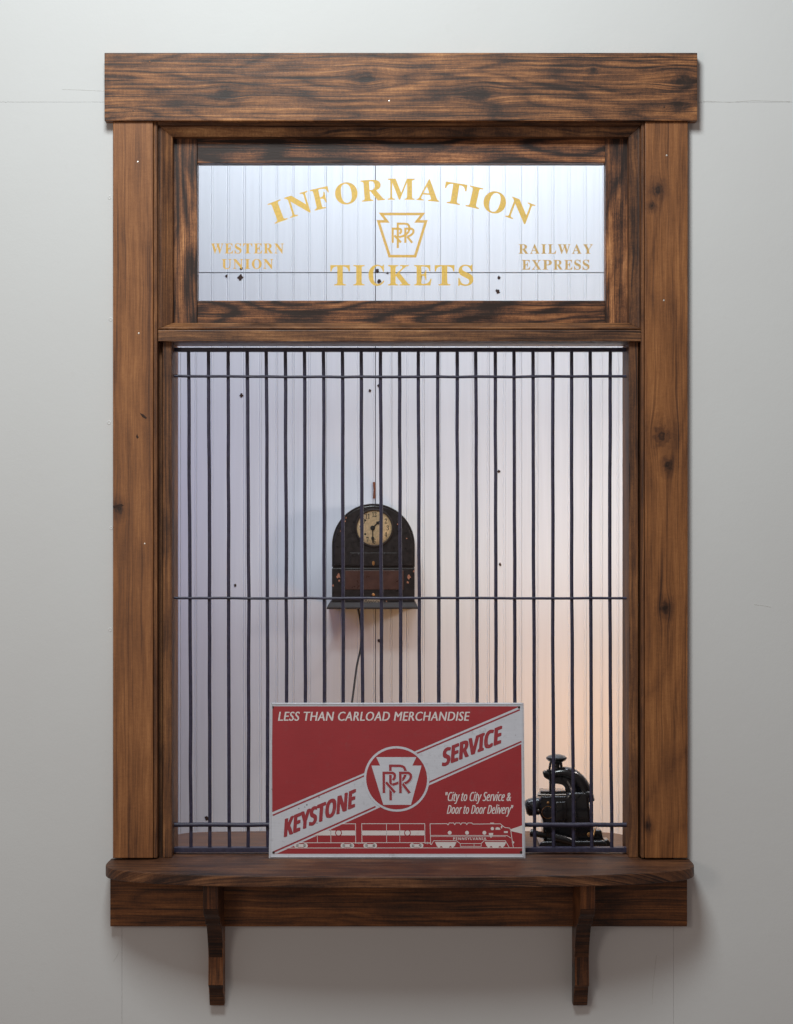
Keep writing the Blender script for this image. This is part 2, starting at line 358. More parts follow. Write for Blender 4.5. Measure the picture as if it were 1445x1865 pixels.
m_trimz = wood('stained_trim_vertical', 'z', (), .60, .3, 37., (.9, .85, .8), .62, contrast=.7)
m_sashx = wood('dark_sash_horizontal', 'x', (), .72, 1.3, 43., (1.08, .96, .90), contrast=1.15, freq=.8)
m_sashz = wood('dark_sash_vertical', 'z', (), .78, 1.1, 47., (1.06, .95, .90), contrast=1.15, freq=.8)
m_sasht = wood('dark_sash_top', 'x', (), .62, 1.6, 58., (1.08, .95, .90), contrast=1.2, freq=.7)
m_apron = wood('apron_stain', 'x', (), .50, .6, 61., (1.05, .92, .72), contrast=.7)
m_shelf = wood('shelf_stain', 'x', (), .62, .3, 67., (.55, .50, .52), .50, contrast=1.0, freq=.8)
m_brack = wood('bracket_stain', 'z', (), .55, .3, 71., (1.0, .85, .7), contrast=.9)
m_shade = wood('undercut_shade', 'x', (), .9, .2, 72., (.42, .36, .32), .55, contrast=.8, freq=2.)
m_count = wood('counter_stain', 'x', (), .45, .3, 77., (.62, .60, .56), .40, contrast=.45, freq=.8)

pbox('header_board', 190.5, 1270.5, 96, 220, -.027, .0, m_head, win, .0014)
pbox('side_casing', 206, 279, 220.5, 1563, -.020, .0, m_sideL, win, .0018)
pbox('side_casing', 1175, 1253, 220.5, 1563, -.020, .0, m_sideR, win, .0018)
pbox('jamb', 280, 286.5, 222, 1563, -.015, .13, m_trimz, win, .002)
pbox('jamb', 1168.5, 1174, 222, 1563, -.015, .13, m_trimz, win, .002)
pbox('jamb', 287, 1168, 221, 228, -.012, .13, m_trimx, win, .001)
pbox('apron_board', 201, 1252, 1584, 1687.5, -.020, .0, m_apron, win, .0015)
# mitred stop frame round the sash: profile = (inset from the outer edge, depth)
o0, o1 = P(288, 600.5, 0), P(1168, 228.5, 0); i0, i1 = P(314, 587.5, .0), P(1146, 248, .0)
prof = [(0, .05), (0, -.004), (.18, -.006), (.30, -.005), (1., .007), (1., .05)]
def miter(side):
    rects = [(o0.x + (i0.x - o0.x) * t, o1.x + (i1.x - o1.x) * t, o0.z + (i0.z - o0.z) * t, o1.z + (i1.z - o1.z) * t) for t, _ in prof]
    v = []
    for (xa, xb, za, zb), (_, y) in zip(rects, prof):
        a, b = {'top': ((xa, zb), (xb, zb)), 'bottom': ((xa, za), (xb, za)), 'left': ((xa, za), (xa, zb)), 'right': ((xb, za), (xb, zb))}[side]
        v += [Vector((a[0], y, a[1])), Vector((b[0], y, b[1]))]
    n = len(prof); f = [(2 * i, 2 * i + 1, 2 * ((i + 1) % n) + 1, 2 * ((i + 1) % n)) for i in range(n)]
    f += [[2 * i for i in range(n)], [2 * i + 1 for i in range(n)][::-1]]
    bm = bmesh.new(); vs = [bm.verts.new(q) for q in v]; [bm.faces.new([vs[i] for i in a]) for a in f]
    return bm_out(bm)
for sdn, mm in (('top', m_trimx), ('bottom', m_trimx), ('left', m_trimz), ('right', m_trimz)):
    v, f = bevelled(*miter(sdn), .0005, 1); mk('stop_moulding', v, f, mm, win)
pbox('transom_bar', 288, 1168, 601, 621.5, -.010, .11, m_trimx, win, .0014)
pbox('lower_stop', 287.5, 296, 622, 1562.5, .022, .12, m_trimz, win, .001)
pbox('lower_stop', 296.4, 313, 622, 1562.5, .004, .12, m_trimz, win, .0025)
pbox('lower_stop', 1146, 1163, 622, 1562.5, .004, .12, m_trimz, win, .0025)
pbox('lower_stop', 1163.4, 1168, 622, 1562.5, .022, .12, m_trimz, win, .001)
# sash
ys = .028
pbox('sash_stile', 308, 359.5, 240, 594, ys, ys + .034, m_sashz, win, .001)
pbox('sash_stile', 1103, 1153, 240, 594, ys, ys + .034, m_sashz, win, .001)
pbox('sash_rail', 360, 1102.5, 240, 296.5, ys + .0004, ys + .034, m_sasht, win, .001)
pbox('sash_rail', 360, 1102.5, 547.5, 594, ys + .0004, ys + .034, m_sashx, win, .001)
yg = ys + .016
pane = pbox('glass_pane', 355, 1107, 291, 552, yg, yg + .003, M_GLASS, win, 0)
for (x, y) in ((251, 295), (253, 607), (1214.5, 283), (1209.5, 547), (264, 990)):
    c = P(x, y, -.020); v, f = disc_front([(.0019, -.0004), (.0017, .0005), (.0009, .0007)], Vector((c.x, -.020, c.z)), 12); mk('nail_head', v, f, M_NAIL, win, True)
for (x, y) in ((709, 184), (273, 112), (243, 202), (1063, 104), (1210, 195)):
    c = P(x, y, -.027); v, f = disc_front([(.0017, -.0004), (.0016, .0004), (.0008, .0006)], Vector((c.x, -.027, c.z)), 12); mk('nail_head', v, f, M_NAIL if x == 709 else m_head, win, True)

for pts in (((255, 752), (262, 755), (268, 761), (266, 763), (259, 759)), ((248, 795), (250, 790), (253, 797), (250, 799)), ((205.8, 921), (222, 918), (226, 921), (206.5, 926))):
    v, f = prism([(P(a, b, -.02).x, P(a, b, -.02).z) for a, b in pts], (-.0204, -.0195)); mk('gouge', v, f, M_HOLE, win)
# gold lettering on the back of the pane's front face
yl = yg - .0004
def letters(name, glyphs, m, y=yl):
    """glyphs: (char, cx, y_top, y_base, width, angle) in photo pixels on the pane"""
    allm = []
    for ch, cx, yt, yb_, wd, an in glyphs:
        v, f = text2d(mserif(ch), .006); h = yb_ - yt
        v = fit(v, -wd / 2, wd / 2, -h / 2, h / 2, (0, .68))
        ca, sa = math.cos(an), math.sin(an); cy = (yt + yb_) / 2
        vv = []
        for a, b in v:
            X = cx + a * ca + b * sa; Y = cy + a * sa - b * ca
            vv.append(P(X, Y, y))
        allm.append((vv, f))
    V, F = join(*allm); return mk(name, V, F, m, pane)
arc = []
for ch, x, wd in (('I', 506, 25), ('N', 544.5, 44), ('F', 585, 33), ('O', 631, 41), ('R', 679, 42), ('M', 731, 49), ('A', 781, 41), ('T', 829, 40), ('I', 864.5, 25), ('O', 901.5, 41), ('N', 948, 45)):
    an = math.asin((x - 729) / 630); cy = 974.5 - 630 * math.cos(an); arc.append((ch, x, cy - 19, cy + 19, wd, an))
letters('information_lettering', arc, M_GOLD)
letters('tickets_lettering', [(c, (a + b) / 2, 483, 519.5, b - a, 0) for c, a, b in (('T', 602, 637.5), ('I', 644, 664.5), ('C', 671.5, 700.5), ('K', 707, 747.5), ('E', 754.5, 786.5), ('T', 792, 828), ('S', 835, 862.5))], M_GOLD)
def spaced(name, word, x0_, x1_, yt, yb_, m):
    ws = {'I': .55, 'M': 1.25, 'W': 1.3, 'E': .9, 'S': .75, 'L': .85}; gap = .16
    tot = sum(ws.get(c, 1.) for c in word) + gap * (len(word) - 1); s = (x1_ - x0_) / tot; x = x0_; g_ = []
    for c in word:
        wd = ws.get(c, 1.) * s; g_.append((c, x + wd / 2, yt, yb_, wd, 0)); x += wd + gap * s
    letters(name, g_, m)
spaced('western_lettering', 'WESTERN', 385, 517, 443.5, 461.5, M_GOLD2); spaced('union_lettering', 'UNION', 404, 498, 472, 489.5, M_GOLD2)
spaced('railway_lettering', 'RAILWAY', 945, 1080, 445, 462, M_GOLD3); spaced('express_lettering', 'EXPRESS', 951, 1074, 473.5, 491, M_GOLD3)

def stroke2d(pts, wd, closed=False):
    """constant-width mitred line in 2D"""
    pts = [Vector(p) for p in pts]; n = len(pts); v = []; f = []
    for i, p in enumerate(pts):
        a = pts[(i - 1) % n] if (closed or i > 0) else None; b = pts[(i + 1) % n] if (closed or i < n - 1) else None
        d1 = (p - a).normalized() if a is not None else (b - p).normalized(); d2 = (b - p).normalized() if b is not None else d1
        n1 = Vector((-d1.y, d1.x)); n2 = Vector((-d2.y, d2.x)); mm = n1 + n2
        if mm.length < .3: mm = n1
        mm.normalize(); s = wd / 2 / max(mm.dot(n1), .35)
        v += [p + mm * s, p - mm * s]
    for i in range(n if closed else n - 1):
        j = (i + 1) % n; f.append((2 * i, 2 * i + 1, 2 * j + 1, 2 * j))
    return v, f
def smooth2(pts, n=5): return [(p.x, p.y) for p in catmull([(a, b, 0) for a, b in pts], n)]
def prr(tr, wd):
    """interlaced PRR monogram; strokes in the sign close-up's coordinates, mapped by tr"""
    S = [([(632, 823), (632, 348), (745, 348)] + smooth2([(760, 348), (810, 362), (835, 400), (842, 450), (815, 520), (750, 578), (655, 610)])),
         [(540, 722), (540, 446), (650, 446)] + smooth2([(660, 447), (688, 465), (690, 510), (665, 545)]), [(570, 575), (690, 715)],
         [(768, 722), (768, 446), (870, 446)] + smooth2([(880, 447), (912, 475), (905, 530), (860, 575), (805, 600)]), [(800, 598), (893, 722)]]
    return [stroke2d([tr(*p) for p in s], wd) for s in S]
def lift(vf, y): v, f = vf; return [P(a[0], a[1], y) for a in v], f
K = [(440, 228), (992, 228), (935, 345), (1062, 345), (912, 885), (530, 885), (372, 345), (492, 345)]
ek = [(336, 190), (1060, 190), (960, 320), (1118, 320), (930, 930), (480, 930), (285, 320), (435, 320)]
kp = [(660 + a / 9.633, 370 + b / 9.633) for a, b in ek]
v, f = stroke2d([(a, b) for a, b in kp], 4.9, True)
ms = [lift((v, f), yl)]
trg = lambda a, b: (660 + (535 + (a - 540) * .975) / 9.633, 370 + (360 + (b - 348) * .90) / 9.633)
ms += [lift(q, yl - .00012 * (i + 1)) for i, q in enumerate(prr(trg, 4.0))]
V, F = join(*ms); mk('keystone_emblem', V, F, M_GOLD2, pane)

# ------------------------------------------------------------------ bar grille
gr = empty('bar_grille', P(729, 1553, .055), 'black iron grille of upright bars filling the lower window opening', 'window grille')
tops = [344, 380.5, 415.5, 450.5, 485.5, 520, 554.8, 589.5, 624, 658, 693.5, 727.6, 762.5, 797.6, 832.7, 867, 902.5, 936, 971, 1007, 1041, 1075.6, 1112]
mids = [346.4, 382, 417, 453.5, 487.5, 522, 556.5, 591, 625.6, 660, 694.8, 729.8, 764, 799, 834, 869, 903.8, 938, 972.6, 1007, 1042, 1076, 1111]
bots = [348.2, 383, 418, 452.6, 488, 523, 557, 591.5, 626, 661, 695.5, 730, 765, 799.5, 834.5, 869.5, 904, 938.5, 974.5, 1008.6, 1045, 1078.3, 1114.7]
for a, b, c in zip(tops, mids, bots):
    pts = []
    for i in range(13):
        t = i / 12; y = 636 + (1548 - 636) * t
        x = a + (b - a) * (t / .5) if t < .5 else b + (c - b) * ((t - .5) / .5)
        pts.append(P(x + rnd.uniform(-.5, .5), y, .0555 + rnd.uniform(-.0004, .0004)))
    v, f = tube(catmull(pts, 2), .0036, 10); mk('bar', v, f, M_IRON, gr, True)
pbox('rail', 314, 1145, 633, 640.5, .049, .062, M_IRON, gr, .0012)
pbox('rail', 313, 1147, 1544, 1552.5, .046, .064, M_IRON, gr, .0012)
for y, r in ((685, .0029), (1089.5, .0027), (1502, .0046)):
    pts = [P(312 + (1148 - 312) * i / 24, y + rnd.uniform(-.5, .5) + (1.5 * math.sin(i / 24 * 3.1) if y < 700 else 0), .0490 if r < .004 else .0478) for i in range(25)]
    v, f = tube(catmull(pts, 2), r, 10, 1.0, Vector((0, 1, 0))); mk('rail', v, f, M_IRON, gr, True)

# ------------------------------------------------------------------ shelf with two brackets
ZS = P(0, 1563, 0).z
sh = empty('wall_shelf', (P(728.5, 0).x, 0, ZS), 'dark stained curved front shelf under the ticket window on two scrolled brackets', 'shelf')
half = [(.584, -.0), (.5855, .055), (.581, .088), (.568, .112), (.54, .134), (.487, .156), (.42, .174), (.34, .186), (.24, .194), (.12, .199), (0, .2)]
cx = P(728.5, 0).x; sm = [(p.x, p.y) for p in catmull([(a, b, 0) for a, b in half], 4)]
outl = [(cx + a, -b) for a, b in sm] + [(cx - a, -b) for a, b in sm[::-1][1:]]
outl = outl + [(XL + .0045, 0.0), (XL + .0045, .066), (XR - .0045, .066), (XR - .0045, 0.0)]
n = len(outl); v = [Vector((a, b, z)) for z in (ZS, ZS - .0215) for a, b in outl]
f = [list(range(n)), list(range(2 * n - 1, n - 1, -1))] + [(i, i + n, (i + 1) % n + n, (i + 1) % n) for i in range(n)]
v, f = bevelled(v, f, .0028, 3); mk('shelf_board', v, f, m_shelf, sh)
bp = [(0.0, -.7225), (.125, -.7225), (.125, -.779), (.119, -.790), (.112, -.796), (.096, -.802), (.090, -.815), (.074, -.820), (.064, -.832), (.054, -.850), (.044, -.872), (.039, -.892), (.040, -.915), (.043, -.948), (.033, -.955), (.029, -.968), (.026, -.970), (.021, -.985), (.017, -.9945), (0, -.9945)]
def bracket(pxl, pxr, rot):
    xa, xb = P(pxl, 0).x, P(pxr, 0).x; n = len(bp)
    v = [Vector((xa, -d - (0.0), z)) for d, z in bp] + [Vector((xb, -d, z)) for d, z in bp]
    # notch over the apron board
    f = [list(range(n)), list(range(2 * n - 1, n - 1, -1))] + [(i, i + n, (i + 1) % n + n, (i + 1) % n) for i in range(n)]
    v, f = bevelled(v, f, .0012, 1); o = mk('bracket', v, f, m_brack, sh, origin=((xa + xb) / 2, 0, -.85)); o.rotation_euler.z = R(rot)
    o.data.materials.append(m_shade)               # undercut shade painted in as darker wood on the down-facing faces
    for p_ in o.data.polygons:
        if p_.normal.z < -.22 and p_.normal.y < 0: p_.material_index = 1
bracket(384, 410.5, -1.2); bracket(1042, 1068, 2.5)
# inner counter, behind the bars
ih = [(.5075, .067), (.5075, .240), (.503, .268), (.480, .303), (.462, .320), (.43, .330), (.36, .338), (.2, .345), (0, .347)]
sm = [(p.x, p.y) for p in catmull([(a, b, 0) for a, b in ih[1:]], 4)]
cxi = P(729, 0).x; outl = [(cxi + .4775, .067), (cxi + .4775, .1305), (cxi + .5075, .1305)] + [(cxi + a, b) for a, b in sm] + [(cxi - a, b) for a, b in sm[::-1][1:]] + [(cxi - .5075, .1305), (cxi - .4775, .1305), (cxi - .4775, .067)]
n = len(outl); v = [Vector((a, b, z)) for z in (ZS - .0015, ZS - .0255) for a, b in outl]
f = [list(range(n)), list(range(2 * n - 1, n - 1, -1))] + [(i, i + n, (i + 1) % n + n, (i + 1) % n) for i in range(n)]
v, f = bevelled(v, f, .002, 2); ct = mk('counter', v, f, m_count, None)
tag(ct, 'brown wooden counter with rounded corners behind the bars', 'counter')

# ------------------------------------------------------------------ tin sign leaning on the bars
W, H = .5185, .3137
sb = P(490, 1562.5, -.004); tilt = math.asin(.050 / H)
sign = empty('tin_sign', (sb.x, -.004, ZS + .0004), 'red and white tin railway freight sign standing on the shelf against the bars', 'tin sign'); sign.rotation_euler = (-tilt, 0, 0)
def S2(px, py):
    t = (1562.5 - py) / 282.; xl = 490 + 8 * t; xr = 957.3 - 2.2 * t; return ((px - xl) / (xr - xl) * W, t * H)
def Z6(a, b): return (480 + a / 2.949, 1260 + b / 2.949)
def sgn(name, shapes, lay, m, thick=0.):
    ms = []
    for v, f in shapes:
        ms.append(([Vector((S2(*p[:2])[0], -.0010 - lay * .00022, S2(*p[:2])[1])) for p in v], f))
    V, F = join(*ms); return mk(name, V, F, m, sign, local=True)
def poly(pts): return (pts, [list(range(len(pts)))])
def circ(c, r, n=48, rx=None): return poly([(c[0] + (rx or r) * math.cos(2 * math.pi * i / n), c[1] + r * math.sin(2 * math.pi * i / n)) for i in range(n)])
def ringm(c, r0, r1, n=56):
    v = [(c[0] + r * math.cos(2 * math.pi * i / n), c[1] + r * math.sin(2 * math.pi * i / n)) for r in (r0, r1) for i in range(n)]
    return v, [(i, (i + 1) % n, (i + 1) % n + n, i + n) for i in range(n)]
v, f = bevelled(*box(0, W, -.0010, .0012, 0, H), .0007, 2); mk('panel', v, f, M_WHITE, sign, local=True)
# raised rolled rim
v, f = tube([(.003, -.0012, .003), (W - .003, -.0012, .003)], .0016, 6); v2, f2 = tube([(.003, -.0012, H - .003), (W - .003, -.0012, H - .003)], .0016, 6)
v3, f3 = tube([(.003, -.0012, .003), (.003, -.0012, H - .003)], .0016, 6); v4, f4 = tube([(W - .003, -.0012, .003), (W - .003, -.0012, H - .003)], .0016, 6)
V, F = join((v, f), (v2, f2), (v3, f3), (v4, f4)); mk('rim', V, F, M_WHITE, sign, True, local=True)
ul = lambda x: 648 + (x - 52) * (80 - 648) / (1383 - 52)          # upper edge of the band
ll = lambda x: 877 + (x - 52) * (283 - 877) / (1388 - 52)         # lower edge of the band
sgn('red_field', [poly([Z6(*p) for p in ((62, 80), (1383, 80), (52, ul(52)))])], 1, M_RED)
sgn('red_field', [poly([Z6(*p) for p in ((52, 868), (75, 866), (1388, ll(1388)), (1391, 868))])], 1, M_RED)
for a, b, w_ in ((Z6(54, ul(54) + 17), Z6(556, ul(556) + 17), 2.6), (Z6(826, ul(826) + 17), Z6(1380, ul(1380) + 17), 2.6), (Z6(54, ll(54) - 17), Z6(606, ll(606) - 13), 2.8), (Z6(885, ll(885) - 15), Z6(1388, ll(1388) - 13), 2.6)):
    sgn('band_line', [stroke2d([a, b], w_)], 2, M_REDL)
c0 = Z6(720.5, 470)
sgn('roundel', [circ(c0, 59.3, 64, 59.3)], 3, M_WHITE)
sgn('roundel_field', [circ(c0, 55.2, 64, 55.2)], 4, M_RED)
sgn('keystone', [poly([(630 + a / 7.605, 1350 + b / 7.605) for a, b in K])], 5, M_WHITE)
tk = lambda a, b: (630 + a / 7.605, 1350 + b / 7.605)
for i, (vv, ff) in enumerate(prr(tk, 6.6)): sgn('monogram_outline', [(vv, ff)], 6 + i * .8, M_WHITE)
for i, (vv, ff) in enumerate(prr(tk, 4.7)): sgn('monogram_stroke', [(vv, ff)], 6.4 + i * .8, M_REDL)
def stext(name, s, m, lay, x0_, x1_, yb_, yt_, slope=0, lean=0, off=0, cap=(0, .7), spacing=1., shear=0, fat=0):
    """text fitted into zoom-6 pixels: baseline from (x0,yb) rising by slope, cap height yb-yt"""
    v, f = text2d(s, off, shear, spacing); h = yb_ - yt_
    v = fit(v, 0, x1_ - x0_, 0, h, cap)
    for k_ in ((-1, 0, 1) if fat else (0,)):       # heavy letters: overlapping coats of paint
        sgn(name, [([Z6(x0_ + a + b * lean + k_ * fat, yb_ - b + a * slope) for a, b in v], f)], lay + .25 * k_, m)
stext('merchandise_lettering', 'LESS THAN CARLOAD MERCHANDISE', M_WHITEL, 2.3, 93, 1106, 158, 110, 0, .17, 0, (0, .68), 1.06, 0, 1.3)
stext('keystone_lettering', msans('KEYSTONE'), M_REDL, 2.5, 115, 492, 780, 684, -.425, .08, .0, (0, .715), .97, 0, 3.6)
stext('service_lettering', msans('SERVICE'), M_REDL, 2.5, 966, 1276, 405, 311, -.408, .07, .0, (0, .715), .97, 0, 3.6)
stext('city_lettering', '"' + msansi('City') + ' ' + msansi('to') + ' ' + msansi('City') + ' ' + msansi('Service') + ' &', M_WHITEL, 2, 978, 1330, 588, 541, 0, .10, 0, (0, .715), 1., 0, 1.1)
stext('door_lettering', msansi('Door') + ' ' + msansi('to') + ' ' + msansi('Door') + ' ' + msansi('Delivery') + '"', M_WHITEL, 2, 988, 1338, 656, 610, 0, .10, 0, (0, .715), 1., 0, 1.1)
# the train
ln = lambda pts, w_=1.15, cl=False: stroke2d(pts, w_, cl)
rect = lambda a, b, c, d: poly([(a, b), (c, b), (c, d), (a, d)])
def bogie(x, y): return [circ((x - 8.2, y), 4.2, 16), circ((x + 8.2, y), 4.2, 16), rect(x - 9, y - 2.6, x + 9, y + 2.8)]
tr = [ln([(519, 1544), (952, 1543.6)]), ln([(621, 1500.5), (648.7, 1500.5), (648.7, 1534.6), (545, 1534.6)]), ln([(579, 1522), (579, 1534.4)], .9), ln([(603.6, 1508), (603.6, 1534.4)], .9),
      ln([(660, 1500.3), (774.6, 1500.3), (774.6, 1534.4), (660, 1534.4)], 1.15, True), ln([(705, 1500.6), (705, 1534)], .9), ln([(729, 1500.6), (729, 1534)], .9),
      poly([(590, 1512.7), (648.7, 1512.7), (648.7, 1521.4), (571, 1521.4)]), rect(660, 1512.7, 774.6, 1521.3)]
sgn('train_cars', tr, 2, M_WHITEL)
for x in (549, 633.5, 675, 759.5): sgn('bogie', bogie(x, 1539.6), 2.4, M_WHITEL)
sgn('coupler', [circ((654.5, 1535), 1.8, 10), ln([(647, 1535), (664, 1535)], 1.6)], 2.4, M_WHITEL)
sgn('coupler', [circ((779, 1535), 1.8, 10), ln([(774, 1535), (785, 1535)], 1.6)], 2.4, M_WHITEL)
for x in (617.6, 743): sgn('car_emblem', [ringm((x, 1516.8), 4.6, 6.2, 20)], 3, M_REDL)
lo = [ln([(785, 1538), (784.2, 1500.5), (815, 1500.3), (817, 1502.5), (819, 1499), (827, 1499), (829, 1502), (831, 1499), (838, 1499), (840, 1502), (842, 1499), (849, 1499), (851, 1502), (853, 1499), (860, 1499), (862, 1501), (912, 1500.6), (916, 1504), (920, 1507.2), (929, 1508.2), (931.2, 1514), (934, 1535), (935.5, 1543)]),
      ln([(784.5, 1521.4), (924, 1521.6), (931, 1526)], 1.0), ln([(784.5, 1523.4), (922, 1523.6)], .7),
      ln([(786, 1538.5), (790.5, 1531), (832, 1531), (838.5, 1536), (877, 1536), (882, 1531), (921, 1531), (928, 1543)], 1.0), ln([(839, 1536), (839, 1541), (877, 1541), (877, 1536)], .9), ln([(864, 1536), (864, 1541)], .8),
      poly([(793, 1533.3), (832, 1533.3), (829, 1540), (825, 1544), (821, 1540), (817, 1544), (808, 1544), (804, 1540), (800, 1544), (796, 1540)]),
      poly([(883.5, 1533.3), (922.5, 1533.3), (919.5, 1540), (915, 1544), (911, 1540), (907, 1544), (899, 1544), (895, 1540), (890.5, 1544), (886.5, 1540)]),
      circ((819.8, 1516.6), 3.5, 18), circ((851.3, 1516.6), 3.5, 18), circ((882.9, 1516.6), 3.5, 18), circ((897.4, 1509.2), 3.0, 16),
      poly([(903, 1511.3), (903.5, 1507.5), (907, 1506.4), (911, 1508), (912, 1511.3)]), poly([(912.5, 1506), (914.5, 1503.5), (916, 1506), (914.5, 1509.5)]), rect(918.5, 1513.8, 925.5, 1517), rect(893.5, 1498.6, 900.5, 1500.6),
      poly([(890.8, 1517), (899, 1517), (898.4, 1522), (895, 1526), (891.6, 1522)]), poly([(930, 1510.6), (951.6, 1503.3), (952.2, 1518.3), (931, 1513.6)]), circ((935, 1534), 2.2, 10)]
sgn('locomotive', lo, 2.2, M_WHITEL)
zz = lambda x, y: ((x - 480) * 2.949, (y - 1260) * 2.949)
a = zz(826, 1529.6); b = zz(886.5, 1525); stext('pennsylvania_lettering', msans('PENNSYLVANIA'), M_WHITEL, 2.2, a[0], b[0], a[1], b[1], 0, 0, 0, (0, .715), 1.1)
for (x, y) in ((502, 1289), (946.5, 1289), (498.8, 1552), (949.6, 1551.6)):
    u, v_ = S2(x, y); v, f = lathe([(.0026, 0), (.0024, .0006), (.0008, .0004)], 14, Matrix.Translation((u, -.0016, v_)) @ TOFRONT); mk('screw_hole', v, f, M_HOLE, sign, True, local=True)

M_SCUFF = simple('grey_scuff', (.22, .19, .20), .7, 0., .5, 500., .3)
for (x, y, r_) in ((583, 1452, 1.6), (546, 1473, 1.4), (561, 1466, 2.1), (557, 1470, 1.1), (579, 1499, 1.5), (497, 1438, 2.2), (496.5, 1432, 1.2), (493, 1508, 1.1), (838, 1342, 1.1), (826, 1346, .8), (954, 1370, 1.0), (500, 1283, 1.3), (721, 1560, 1.2), (953, 1558, 1.2), (602, 1317, .8), (700, 1558.5, .8), (940, 1340, 1.0), (890, 1360, .9)):
    sgn('scuff', [poly([(x + r_ * rnd.uniform(.4, 1.3) * math.cos(q * .785), y + .7 * r_ * rnd.uniform(.4, 1.3) * math.sin(q * .785)) for q in range(8)])], 3.4, M_SCUFF)
# ------------------------------------------------------------------ wall clock
YF = .885
def C(a, b, y=YF): return P(560 + a / 4.238, 860 + b / 4.238, y)
clk = empty('wall_clock', C(512, 1055, YB), 'black arched time clock with round cream dial hanging on the white planks', 'clock')
def arch(r, bz, n=28, cxa=510, cya=562):
    return [(C(cxa + r * math.cos(q), cya - r * math.sin(q)).x, C(cxa, cya - r * math.sin(q)).z) for q in [math.pi * i / n for i in range(n + 1)]] + [(C(cxa - r, bz).x, C(0, bz).z), (C(cxa + r, bz).x, C(0, bz).z)]
v, f = bevelled(*prism(arch(320, 732), (YF + .004, YB)), .001, 1); case = mk('case', v, f, M_CASE, clk)
v, f = bevelled(*prism(arch(303, 722), (YF, YF + .0045)), .0012, 2); mk('front_plate', v, f, M_CASE, clk)
pth = [Vector((a, YF + .004, b)) for a, b in arch(314, 728)[:-1]] + [Vector((arch(314, 728)[-1][0], YF + .004, arch(314, 728)[-1][1]))]
v, f = tube(pth[:29] + [pth[29]], .0011, 6); mk('rim', v, f, M_CASERIM, clk, True)
a, b = C(190, 1004), C(829, 742); v, f = bevelled(*box(a.x, b.x, YF, YB, a.z, b.z), .0012); mk('drawer', v, f, M_CASE, clk)
a, b = C(196, 741), C(826, 733); v, f = box(a.x, b.x, YF + .003, YB - .001, a.z, b.z); mk('drawer_joint', v, f, M_CASERIM, clk)
def frus(a0, a1, b0, b1, e):
    t0, t1 = C(a0, 0), C(a1, 0); z1, z0 = C(0, b0).z, C(0, b1).z
    v = [(t0.x, YF - .004, z1), (t1.x, YF - .004, z1), (t1.x, YB, z1), (t0.x, YB, z1), (t0.x - e, YF - .004 - e, z0 + .004), (t1.x + e, YF - .004 - e, z0 + .004), (t1.x + e, YB, z0 + .004), (t0.x - e, YB, z0 + .004),
         (t0.x - e, YF - .004 - e, z0), (t1.x + e, YF - .004 - e, z0), (t1.x + e, YB, z0), (t0.x - e, YB, z0)]
    f = [(0, 1, 2, 3), (8, 11, 10, 9)] + [(i, i + 4, (i + 1) % 4 + 4, (i + 1) % 4) for i in range(4)] + [(i + 4, i + 8, (i + 1) % 4 + 8, (i + 1) % 4 + 4) for i in range(4)]
    return bevelled([Vector(q) for q in v], f, .0006, 1)
v, f = frus(172, 832, 1004, 1055, .0065); mk('base', v, f, M_CASERIM, clk)
dc = C(517, 430); u = 1 / 4.238 / 900 / kk(YF)
v, f = disc_front([(136 * u, 0), (136 * u, .0006), (.0001, .0008)], Vector((dc.x, YF, dc.z)), 48); dial = mk('dial', v, f, M_DIAL, clk)
v, f = disc_front([(134 * u, 0), (134 * u, .004), (138 * u, .0058), (144 * u, .0058), (149 * u, .003), (150 * u, 0)], Vector((dc.x, YF, dc.z)), 48)
v = v; f = f[:-2]; mk('bezel', v, f, M_CASERIM, clk, True)
v, f = disc_front([(135 * u, .0030), (115 * u, .0046), (80 * u, .0060), (40 * u, .0068), (1 * u, .0070)], Vector((dc.x, YF, dc.z)), 48); mk('dial_glass', v, f[:-2] + [f[-1]], M_GLASS, clk, True)
nm = []
for h in range(1, 13):
    q = R(30 * h); X, Z = dc.x + math.sin(q) * 104 * u, dc.z + math.cos(q) * 104 * u; v, f = text2d(mserif(str(h))); s = 36 * u; wd = (18 if h < 10 else 34) * u
    v = fit(v, -wd / 2, wd / 2, -s / 2, s / 2, (0, .68)); nm.append(([Vector((X + a, YF - .0010, Z + b)) for a, b in v], f))
V, F = join(*nm); mk('numerals', V, F, M_INK, dial)
def hand(name, ang, ln_, wd, y):
    d = Vector((math.sin(ang), 0, math.cos(ang))); s = Vector((math.cos(ang), 0, -math.sin(ang))); c = Vector((dc.x - 12 * u, y, dc.z)); pr = [(-12, .8), (18, .9), (ln_ * .55, .7), (ln_ * .62, 2.), (ln_ * .72, 2.3), (ln_ * .80, 1.), (ln_, .3)]
    pts = [c + d * l * u + s * w_ * wd * u for l, w_ in pr] + [c + d * l * u - s * w_ * wd * u for l, w_ in pr[::-1]]
    n = len(pts); v = pts + [p + Vector((0, .0006, 0)) for p in pts]; f = [list(range(n)), list(range(2 * n - 1, n - 1, -1))] + [(i, i + n, (i + 1) % n + n, (i + 1) % n) for i in range(n)]
    mk(name, v, f, M_INK, dial)
hand('hour_hand', R(45), 80, 6, YF - .0022); hand('minute_hand', R(180), 118, 5, YF - .0032)
v, f = disc_front([(19 * u, .001), (17 * u, .0042), (5 * u, .0046)], Vector((dc.x - 12 * u, YF, dc.z)), 20); mk('hub', v, f, M_INK, dial, True)
for b_ in (372, 478):
    c = C(447, b_); v, f = disc_front([(8.5 * u, .0008), (8 * u, .0011), (2 * u, .0010)], Vector((c.x, YF, c.z)), 16); mk('winding_hole', v, f, M_INK, dial)
